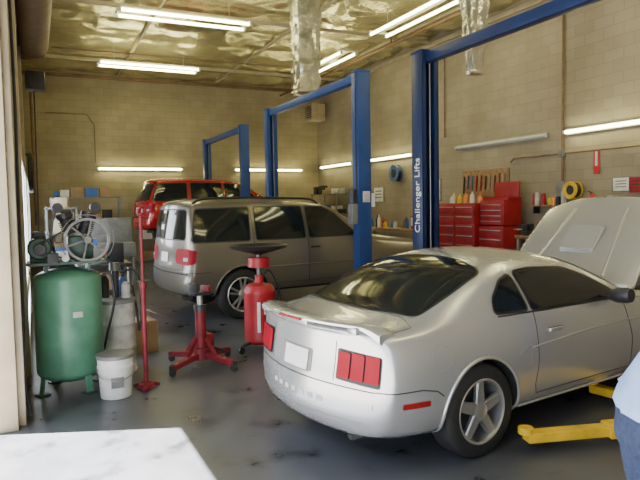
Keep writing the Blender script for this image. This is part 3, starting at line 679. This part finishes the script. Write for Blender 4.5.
# ------------------------------------------------------------------ right wall tool area
def chest(name,x,y,w,d,z0,z1,rows,mat=m_red,casters=True,rz=0):
    g=G(name,(x,y,0),rz)
    g.box('carcass',(0,0,(z0+z1)/2),(d,w,z1-z0),mat,.01)
    hh=(z1-z0-.08)/rows
    for k in range(rows):
        z=z0+.04+hh*(k+.5)
        for q in ((-1,1) if w>.9 else (0,)):
            yy=q*w/4; ww=(w/2 if q else w)-.05
            g.box('drawer_%d_%d'%(k,q),(-d/2-.008,yy,z),(.02,ww,hh-.02),mat,.004); g.box('pull_%d_%d'%(k,q),(-d/2-.024,yy,z+hh*.28),(.018,ww*.9,.018),m_steel,.003)
    if casters:
        for a in (-1,1):
            for b_ in (-1,1): g.cyl('caster_%d%d'%(a,b_),(a*d*.38-.02,b_*w*.42,.06),(a*d*.38+.02,b_*w*.42,.06),.06,m_black); g.box('fork_%d%d'%(a,b_),(a*d*.38,b_*w*.42,.11),(.06,.05,.06),m_dark)
    return g
chest('tool_chest',8.50,10.45,1.25,.6,.13,1.62,7)
g=chest('tool_chest',8.55,9.45,.72,.5,.13,1.15,5); g.box('top_box',(0,0,1.42),(.46,.70,.5),m_red,.01); g.box('top_lid',(.05,0,1.70),(.36,.72,.06),m_red,.015)
for k in range(4): g.box('top_drawer_%d'%k,(-.24,0,1.22+k*.11),(.02,.64,.09),m_red,.004); g.box('top_pull_%d'%k,(-.256,0,1.25+k*.11),(.016,.58,.015),m_steel,.003)
g.box('open_lid',(.18,0,1.88),(.03,.70,.32),m_red,.01)
def bench(name,x,y,w,d,h):
    g=G(name,(x,y,0)); g.box('top',(0,0,h-.03),(d,w,.06),m_wood); g.box('shelf',(0,0,.35),(d*.9,w*.95,.04),m_grey)
    for a in (-1,1):
        for b_ in (-1,1): g.box('leg_%d%d'%(a,b_),(a*(d/2-.05),b_*(w/2-.06),(h-.06)/2),(.06,.06,h-.06),m_grey)
    return g
bench('workbench',8.55,7.4,2.6,.65,1.0); bench('workbench',8.55,13.4,3.2,.65,1.0)
g=G('bench_vise',(8.35,8.5,1.0)); g.box('base',(0,0,.04),(.2,.16,.08),m_dark); g.box('fixed_jaw',(.04,0,.15),(.1,.18,.14),m_dark,.015); g.box('moving_jaw',(-.1,0,.15),(.06,.18,.12),m_dark,.015); g.cyl('screw',(-.25,0,.12),(0,0,.12),.018,m_steel); g.tube('bar',[(-.23,-.1,.12),(-.23,.1,.12)],.008,m_steel)
def bottles(name,x,y,z,n,ln,cols,hmin=.16,hmax=.34,axis='y'):
    g=G(name,(x,y,z))
    for k in range(n):
        h=random.uniform(hmin,hmax); r=random.uniform(.035,.06); px=random.uniform(-.15,.15); py=-ln/2+ln*(k+.5)/n
        p=(px,py,0) if axis=='y' else (py,px,0)
        g.lathe('bottle_%d'%k,[(0,0),(r,0),(r,h*.7),(r*.4,h*.85),(r*.35,h),(0,h)],random.choice(cols),p,seg=14)
cl=[m_white,m_bluep,m_dwhite,m_red,m_black,m_yel,m_amber,m_grey]
bottles('fluid_bottles',8.55,7.2,1.0,13,2.0,cl); bottles('fluid_bottles',8.55,13.75,1.0,14,2.3,cl); bottles('spray_cans',8.42,10.5,1.625,9,1.0,cl,.12,.24)
# shelf of supplies on the wall above bench
g=G('wall_shelf',(8.85,8.45,1.55)); g.box('board',(0,0,0),(.28,.9,.025),m_wood)
for k in range(7):
    h=random.uniform(.12,.26); g.lathe('can_%d'%k,[(0,.013),(.045,.013),(.045,h),(.03,h+.02),(0,h+.02)],random.choice(cl),(random.uniform(-.06,.02),-.38+k*.125,0),seg=14)
for q in (-1,1): g.box('bracket_%d'%q,(.06,q*.38,-.08),(.16,.02,.14),m_dark)
g=G('pegboard',(8.975,10.4,2.05)); g.box('panel',(0,0,0),(.02,1.5,.6),m_wood,.003)
for k in range(10): g.beam('tool_%d'%k,(-.03,-.65+k*.145,.2-random.random()*.05),(-.03,-.62+k*.145,-.1-random.random()*.12),.03,.02,random.choice([m_steel,m_dark,m_red,m_bluep]))
g=G('battery_charger',(8.5,12.2,1.0)); g.box('case',(0,0,.17),(.3,.35,.34),m_red,.02); g.box('face',(-.155,0,.19),(.01,.28,.2),m_white,.002); g.tube('handle',[(0,-.12,.34),(0,-.1,.4),(0,.1,.4),(0,.12,.34)],.01,m_black)
def shelf(name,x,y,w,d,levels,h,alongx=True):
    g=G(name,(x,y,0)); sx,sy=(w,d) if alongx else (d,w)
    for a in (-1,1):
        for b_ in (-1,1): g.box('post_%d%d'%(a,b_),(a*(sx/2-.02),b_*(sy/2-.02),h/2),(.04,.04,h),m_grey,.003)
    for k in range(levels):
        z=.12+(h-.16)*k/(levels-1); g.box('shelf_%d'%k,(0,0,z),(sx,sy,.03),m_grey,.004)
        t=-w/2+.05
        while t<w/2-.2 and k<levels:
            bw=random.uniform(.14,.34); bh=random.uniform(.12,.30); dd=random.uniform(.2,d*.8)
            bw=min(bw,w/2-.03-t)
            c=(t+bw/2,0) if alongx else (0,t+bw/2)
            sz=(bw,dd,bh) if alongx else (dd,bw,bh)
            g.box('carton_%d_%d'%(k,int(t*100)),(c[0],c[1],z+.015+bh/2),sz,random.choice([m_card,m_dwhite,m_white,m_card,m_bluep,m_black,m_beige]),.006); t+=bw+random.uniform(.02,.08)
shelf('storage_shelf',1.35,18.2,1.8,.5,4,2.0); shelf('storage_shelf',3.6,18.35,1.6,.5,4,1.9); shelf('storage_shelf',8.6,17.3,1.8,.5,4,2.0,False); shelf('storage_shelf',.5,13.9,1.6,.6,4,1.7,False)
g=G('parts_washer',(1.35,12.6,0)); g.box('tub',(0,0,.82),(.9,.6,.28),m_grey,.02); g.box('lid',(0,.28,1.2),(.9,.04,.5),m_grey,.01)
for a in (-1,1):
    for b_ in (-1,1): g.box('leg_%d%d'%(a,b_),(a*.4,b_*.25,.35),(.05,.05,.70),m_grey)
g.cyl('drum',(0,0,.02),(0,0,.68),.24,m_bluep)
g=G('parts_cart',(.75,8.1,0)); 
for z in (.25,.62,.95): g.box('tray_%d'%int(z*100),(0,0,z),(.62,.95,.05),m_dark,.01)
for a in (-1,1):
    for b_ in (-1,1): g.cyl('post_%d%d'%(a,b_),(a*.27,b_*.43,.1),(a*.27,b_*.43,.97),.015,m_steel); g.cyl('caster_%d%d'%(a,b_),(a*.27-.015,b_*.43,.05),(a*.27+.015,b_*.43,.05),.05,m_black)
for k,(a,b_,w,d,h,mm) in enumerate(((-.15,-.2,.22,.3,.2,m_grey),(.13,.2,.2,.3,.14,m_card),(-.13,.25,.2,.2,.28,m_bluep),(.15,-.2,.18,.22,.24,m_black))): g.box('item_%d'%k,(a,b_,.975+h/2),(w,d,h),mm,.01)
for k,(a,b_,w,d,h,mm) in enumerate(((0,-.2,.4,.3,.22,m_card),(0,.2,.3,.3,.16,m_dwhite))): g.box('mid_item_%d'%k,(a,b_,.645+h/2),(w,d,h),mm,.01)
g=G('cardboard_box',(1.0,7.1,0),.2); g.box('carton',(0,0,.18),(.4,.35,.36),m_card,.006); 
for q in (-1,1): g.box('flap_%d'%q,(q*.26,0,.40),(.16,.34,.006),m_card,.001,(0,q*.5,0))
g=G('tyre_stack',(.9,10.3,0))
for k in range(4): g.lathe('tyre_%d'%k,[(.19,.02),(.22,0),(.30,.01),(.32,.05),(.32,.17),(.30,.21),(.22,.22),(.19,.20)],m_rub,(.01*k*(-1)**k,0,.22*k),seg=36)

def reel(name,p,r,mat):
    g=G(name,p); g.lathe('flange_a',[(0,0),(r,0),(r,.015),(0,.015)],mat,(0,0,0),(-1,0,0)); g.lathe('flange_b',[(r*.55,0),(r,0),(r,.015),(r*.55,.015),(r*.55,0)],mat,(-.14,0,0),(-1,0,0))
    for k in range(6): g.lathe('hose_turn_%d'%k,[(r*.82+.012*math.cos(a),.012*math.sin(a)) for a in [i*math.pi/4 for i in range(9)]],m_black,(-.03-.02*k,0,0),(-1,0,0),seg=28)
    g.cyl('drum',(-.01,0,0),(-.15,0,0),r*.5,m_dark); g.box('bracket',(.03,0,0),(.06,.1,r*1.6),m_dark)
reel('hose_reel',(8.93,7.9,1.83),.16,m_yel); reel('hose_reel',(8.93,13.8,2.45),.23,m_bluep)
g=G('fire_extinguisher_sign',(8.98,7.5,2.32)); g.box('panel',(0,0,0),(.015,.11,.42),m_sign,.003); g.box('legend',(-.01,0,.05),(.004,.05,.25),m_white,.001)
g=G('fire_extinguisher',(8.87,7.5,1.3)); g.lathe('bottle',[(0,0),(.07,0),(.075,.02),(.075,.36),(.03,.43),(.03,.46),(0,.46)],m_sign); g.box('bracket',(.09,0,.2),(.04,.1,.3),m_dark); g.beam('handle',(0,0,.47),(-.1,0,.5),.02,.015,m_black)
def board(y,z,w,h,mm):
    g=G('notice_board',(8.975,y,z)); g.box('board',(0,0,0),(.02,w,h),mm,.004); g.box('frame',(.004,0,0),(.02,w+.04,h+.04),m_grey,.004)
    for k in range(3): g.box('line_%d'%k,(-.012,0,h*(.25-.22*k)),(.003,w*.7,h*.06),m_dark,.0005)
board(7.0,1.9,.3,.22,m_white); board(12.2,1.95,.4,.5,m_dwhite); board(6.72,1.88,.22,.26,m_red); board(14.9,1.9,.5,.4,m_white); board(15.7,1.95,.35,.5,m_amber)
g=G('wall_conduit'); g.tube('vertical',[(8.96,8.24,1.9),(8.96,8.24,4.75),(8.96,8.24,5.3)],.022,m_brown); g.tube('horizontal',[(8.96,9.6,2.45),(8.96,9.5,2.52),(8.96,5.0,2.52)],.018,m_brown); g.box('junction',(8.95,8.24,2.52),(.07,.12,.12),m_grey)
g.tube('upper',[(8.96,11.8,3.2),(8.96,11.8,5.3)],.018,m_brown); g.box('switch_box',(8.95,8.24,1.85),(.08,.2,.3),m_grey)
g=G('electric_panel',(8.91,6.2,1.9)); g.box('cabinet',(0,0,0),(.14,.6,.9),m_grey); g.box('door',(-.075,0,0),(.012,.54,.84),m_grey); g.box('latch',(-.09,.2,0),(.02,.03,.08),m_black)
g=G('wall_heater',(8.6,18.3,4.7)); g.box('cabinet',(0,0,0),(.5,.5,.55),m_beige,.02)
for k in range(6): g.box('louvre_%d'%k,(-.26,0,-.17+k*.068),(.02,.44,.03),m_dark,.003,(0,.4,0))
g.box('hanger',(.3,0,.3),(.2,.05,.05),m_dark)

# ------------------------------------------------------------------ person (right foreground, leaning forward)
def person():
    g=G('mechanic_person',(1.755,1.195,0),R(-22))
    J=[((0,0,.97),.132),((.03,0,1.08),.125),((.13,0,1.22),.135),((.25,0,1.35),.148),((.32,0,1.43),.085),((.39,0,1.51),.055),
       ((-.01,.10,.90),.10),((.06,.11,.50),.065),((-.02,.12,.10),.045),((.0,.12,.055),.045),((.17,.13,.04),.038),
       ((-.01,-.10,.90),.10),((.03,-.11,.50),.065),((-.06,-.12,.10),.045),((-.04,-.12,.055),.045),((.13,-.13,.04),.038),
       ((.27,.20,1.36),.065),((.33,.25,1.10),.048),((.50,.22,.94),.034),
       ((.27,-.20,1.36),.065),((.33,-.25,1.10),.048),((.50,-.22,.94),.034)]
    E=[(0,1),(1,2),(2,3),(3,4),(4,5),(0,6),(6,7),(7,8),(8,9),(9,10),(0,11),(11,12),(12,13),(13,14),(14,15),(3,16),(16,17),(17,18),(3,19),(19,20),(20,21)]
    kind=['s','s','s','s','k','j','j','j','b','b','j','j','j','b','b','s','s','k','s','s','k']
    def skin(J,E,lv=2,root=0):
        me=D.meshes.new('sk'); me.from_pydata([p for p,r in J],E,[]); o=D.objects.new('tmp',me); COL.objects.link(o)
        o.modifiers.new('k','SKIN'); sv=o.data.skin_vertices[0].data
        for i,(p,r) in enumerate(J): sv[i].radius=(r,r) if not isinstance(r,tuple) else r; sv[i].use_root=(i==root)
        sm=o.modifiers.new('s','SUBSURF'); sm.levels=lv; sm.render_levels=lv
        m=ev(o); D.objects.remove(o); return m
    me=skin(J,E,3)
    me.materials.clear()
    for m in (m_jean,m_shirt,m_skin,m_shoe): me.materials.append(m)
    idx={'j':0,'s':1,'k':2,'b':3}
    for p in me.polygons:
        best=9;bk='s'
        for (a,b_),k in zip(E,kind):
            A=Vector(J[a][0]);B_=Vector(J[b_][0]);d=B_-A;t=max(0,min(1,(p.center-A).dot(d)/d.length_squared)); q=(p.center-(A+d*t)).length-(J[a][1]*(1-t)+J[b_][1]*t)
            if q<best: best=q;bk=k
        lim=.97
        if abs(p.center.y)<.24 and p.center.x<.22:
            if bk=='s' and p.center.z<lim: bk='j'
            if bk=='j' and p.center.z>=lim: bk='s'
        p.material_index=idx[bk]; p.use_smooth=True
    for v in me.vertices:
        inn=abs(v.co.y)<.2 and v.co.x<.45
        if .85<v.co.z<1.5 and inn: v.co.y*=1.2
        if v.co.z>.97 and v.co.z<1.3 and inn:
            v.co+=v.normal*(.010+.010*noise.noise(v.co*11)+.012*max(0,(1.06-v.co.z)/.1))
        if v.co.z<.002: v.co.z=.002
    g.link('body',me)
    b=bmesh.new(); bmesh.ops.create_uvsphere(b,u_segments=32,v_segments=24,radius=1)
    for v in b.verts:
        x,y,z=v.co; w=1-.22*max(0,-z)
        v.co=Vector((x*.098*w+.01*max(0,-z),y*.077*w,z*.122))
    T=Matrix.Translation((.45,0,1.62))@Matrix.Rotation(R(34),4,'Y'); g.T=T
    g.bm('head',b,m_skin)
    g.lathe('nose',[(0,.03),(.008,.02),(.014,-.01),(.016,-.02),(0,-.028)],m_skin,(.098,0,-.01),seg=12)
    for s in (-1,1):
        g.lathe('eye_%d'%s,[(0,-.012),(.008,-.009),(.012,0),(.008,.009),(0,.012)],m_white,(.086,s*.03,.012),seg=14)
        g.lathe('ear_%d'%s,[(0,-.01),(.02,-.006),(.03,.004),(.024,.012),(0,.008)],m_skin,(.0,s*.078,0),(0,s,0),seg=16)
    g.box('mouth',(.088,0,-.055),(.012,.045,.01),m_mark,.004)
    b=bmesh.new(); bmesh.ops.create_uvsphere(b,u_segments=32,v_segments=24,radius=1)
    bmesh.ops.delete(b,geom=[v for v in b.verts if v.co.z<.15+.75*v.co.x],context='VERTS')
    for v in b.verts: v.co=Vector((v.co.x*.106,v.co.y*.085,v.co.z*.131))
    g.bm('hair',b,m_hair); g.T=Matrix.Identity(4)
    for s in (-1,1):
        w=Vector((.50,s*.22,.94)); d=Vector((.75,0,-.66)).normalized(); up=Vector((.66,0,.75))
        objs=[skin([(tuple(p),(r,r)) for p,r in [(w-d*.01,.028),(w+d*.045,.032),(w+d*.085,.030)]],[(0,1),(1,2)],2)]
        for k,(off,L) in enumerate(((-.030,.065),(-.010,.078),(.010,.082),(.030,.072))):
            p0=w+d*.07+Vector((0,off,0)); p1=p0+d*L*.45; p2=p1+(d*.8-up*.5).normalized()*L*.35; p3=p2+(d*.4-up*.9).normalized()*L*.28
            objs.append(skin([(tuple(p0),.010),(tuple(p1),.0095),(tuple(p2),.0085),(tuple(p3),.0075)],[(0,1),(1,2),(2,3)],2))
        t0=w+d*.03-Vector((0,s*.02,0)); t1=t0+d*.03-Vector((0,s*.03,0)); t2=t1+d*.035-Vector((0,s*.008,0))
        objs.append(skin([(tuple(t0),.013),(tuple(t1),.011),(tuple(t2),.009)],[(0,1),(1,2)],2))
        for k,m in enumerate(objs):
            m.materials.clear(); m.materials.append(m_skin); m.polygons.foreach_set('use_smooth',[True]*len(m.polygons)); g.link('hand_%d_%d'%(s,k),m)
person()

# ------------------------------------------------------------------ light & camera
w=D.worlds.new('World'); bpy.context.scene.world=w; w.use_nodes=True
bg=w.node_tree.nodes['Background']; bg.inputs[0].default_value=(.78,.87,1,1); bg.inputs[1].default_value=4.0
sd=D.lights.new('sun','SUN'); sd.energy=120; sd.angle=R(.6); sd.color=(1,.96,.9); so=D.objects.new('sun',sd); COL.objects.link(so)
so.rotation_euler=Vector((1.2,-.48,-3.6)).to_track_quat('-Z','Y').to_euler(); so.location=(-6,4,12)
cd=D.cameras.new('camera'); cd.lens=33.75; cd.sensor_width=36; cd.clip_start=.05; co=D.objects.new('camera',cd); COL.objects.link(co)
co.matrix_world=Matrix.Translation((0,0,1.65))@Matrix.Rotation(R(-25.4),4,'Z')@Matrix.Rotation(R(90-3.4),4,'X')@Matrix.Rotation(R(-1.0),4,'Z')
bpy.context.scene.camera=co
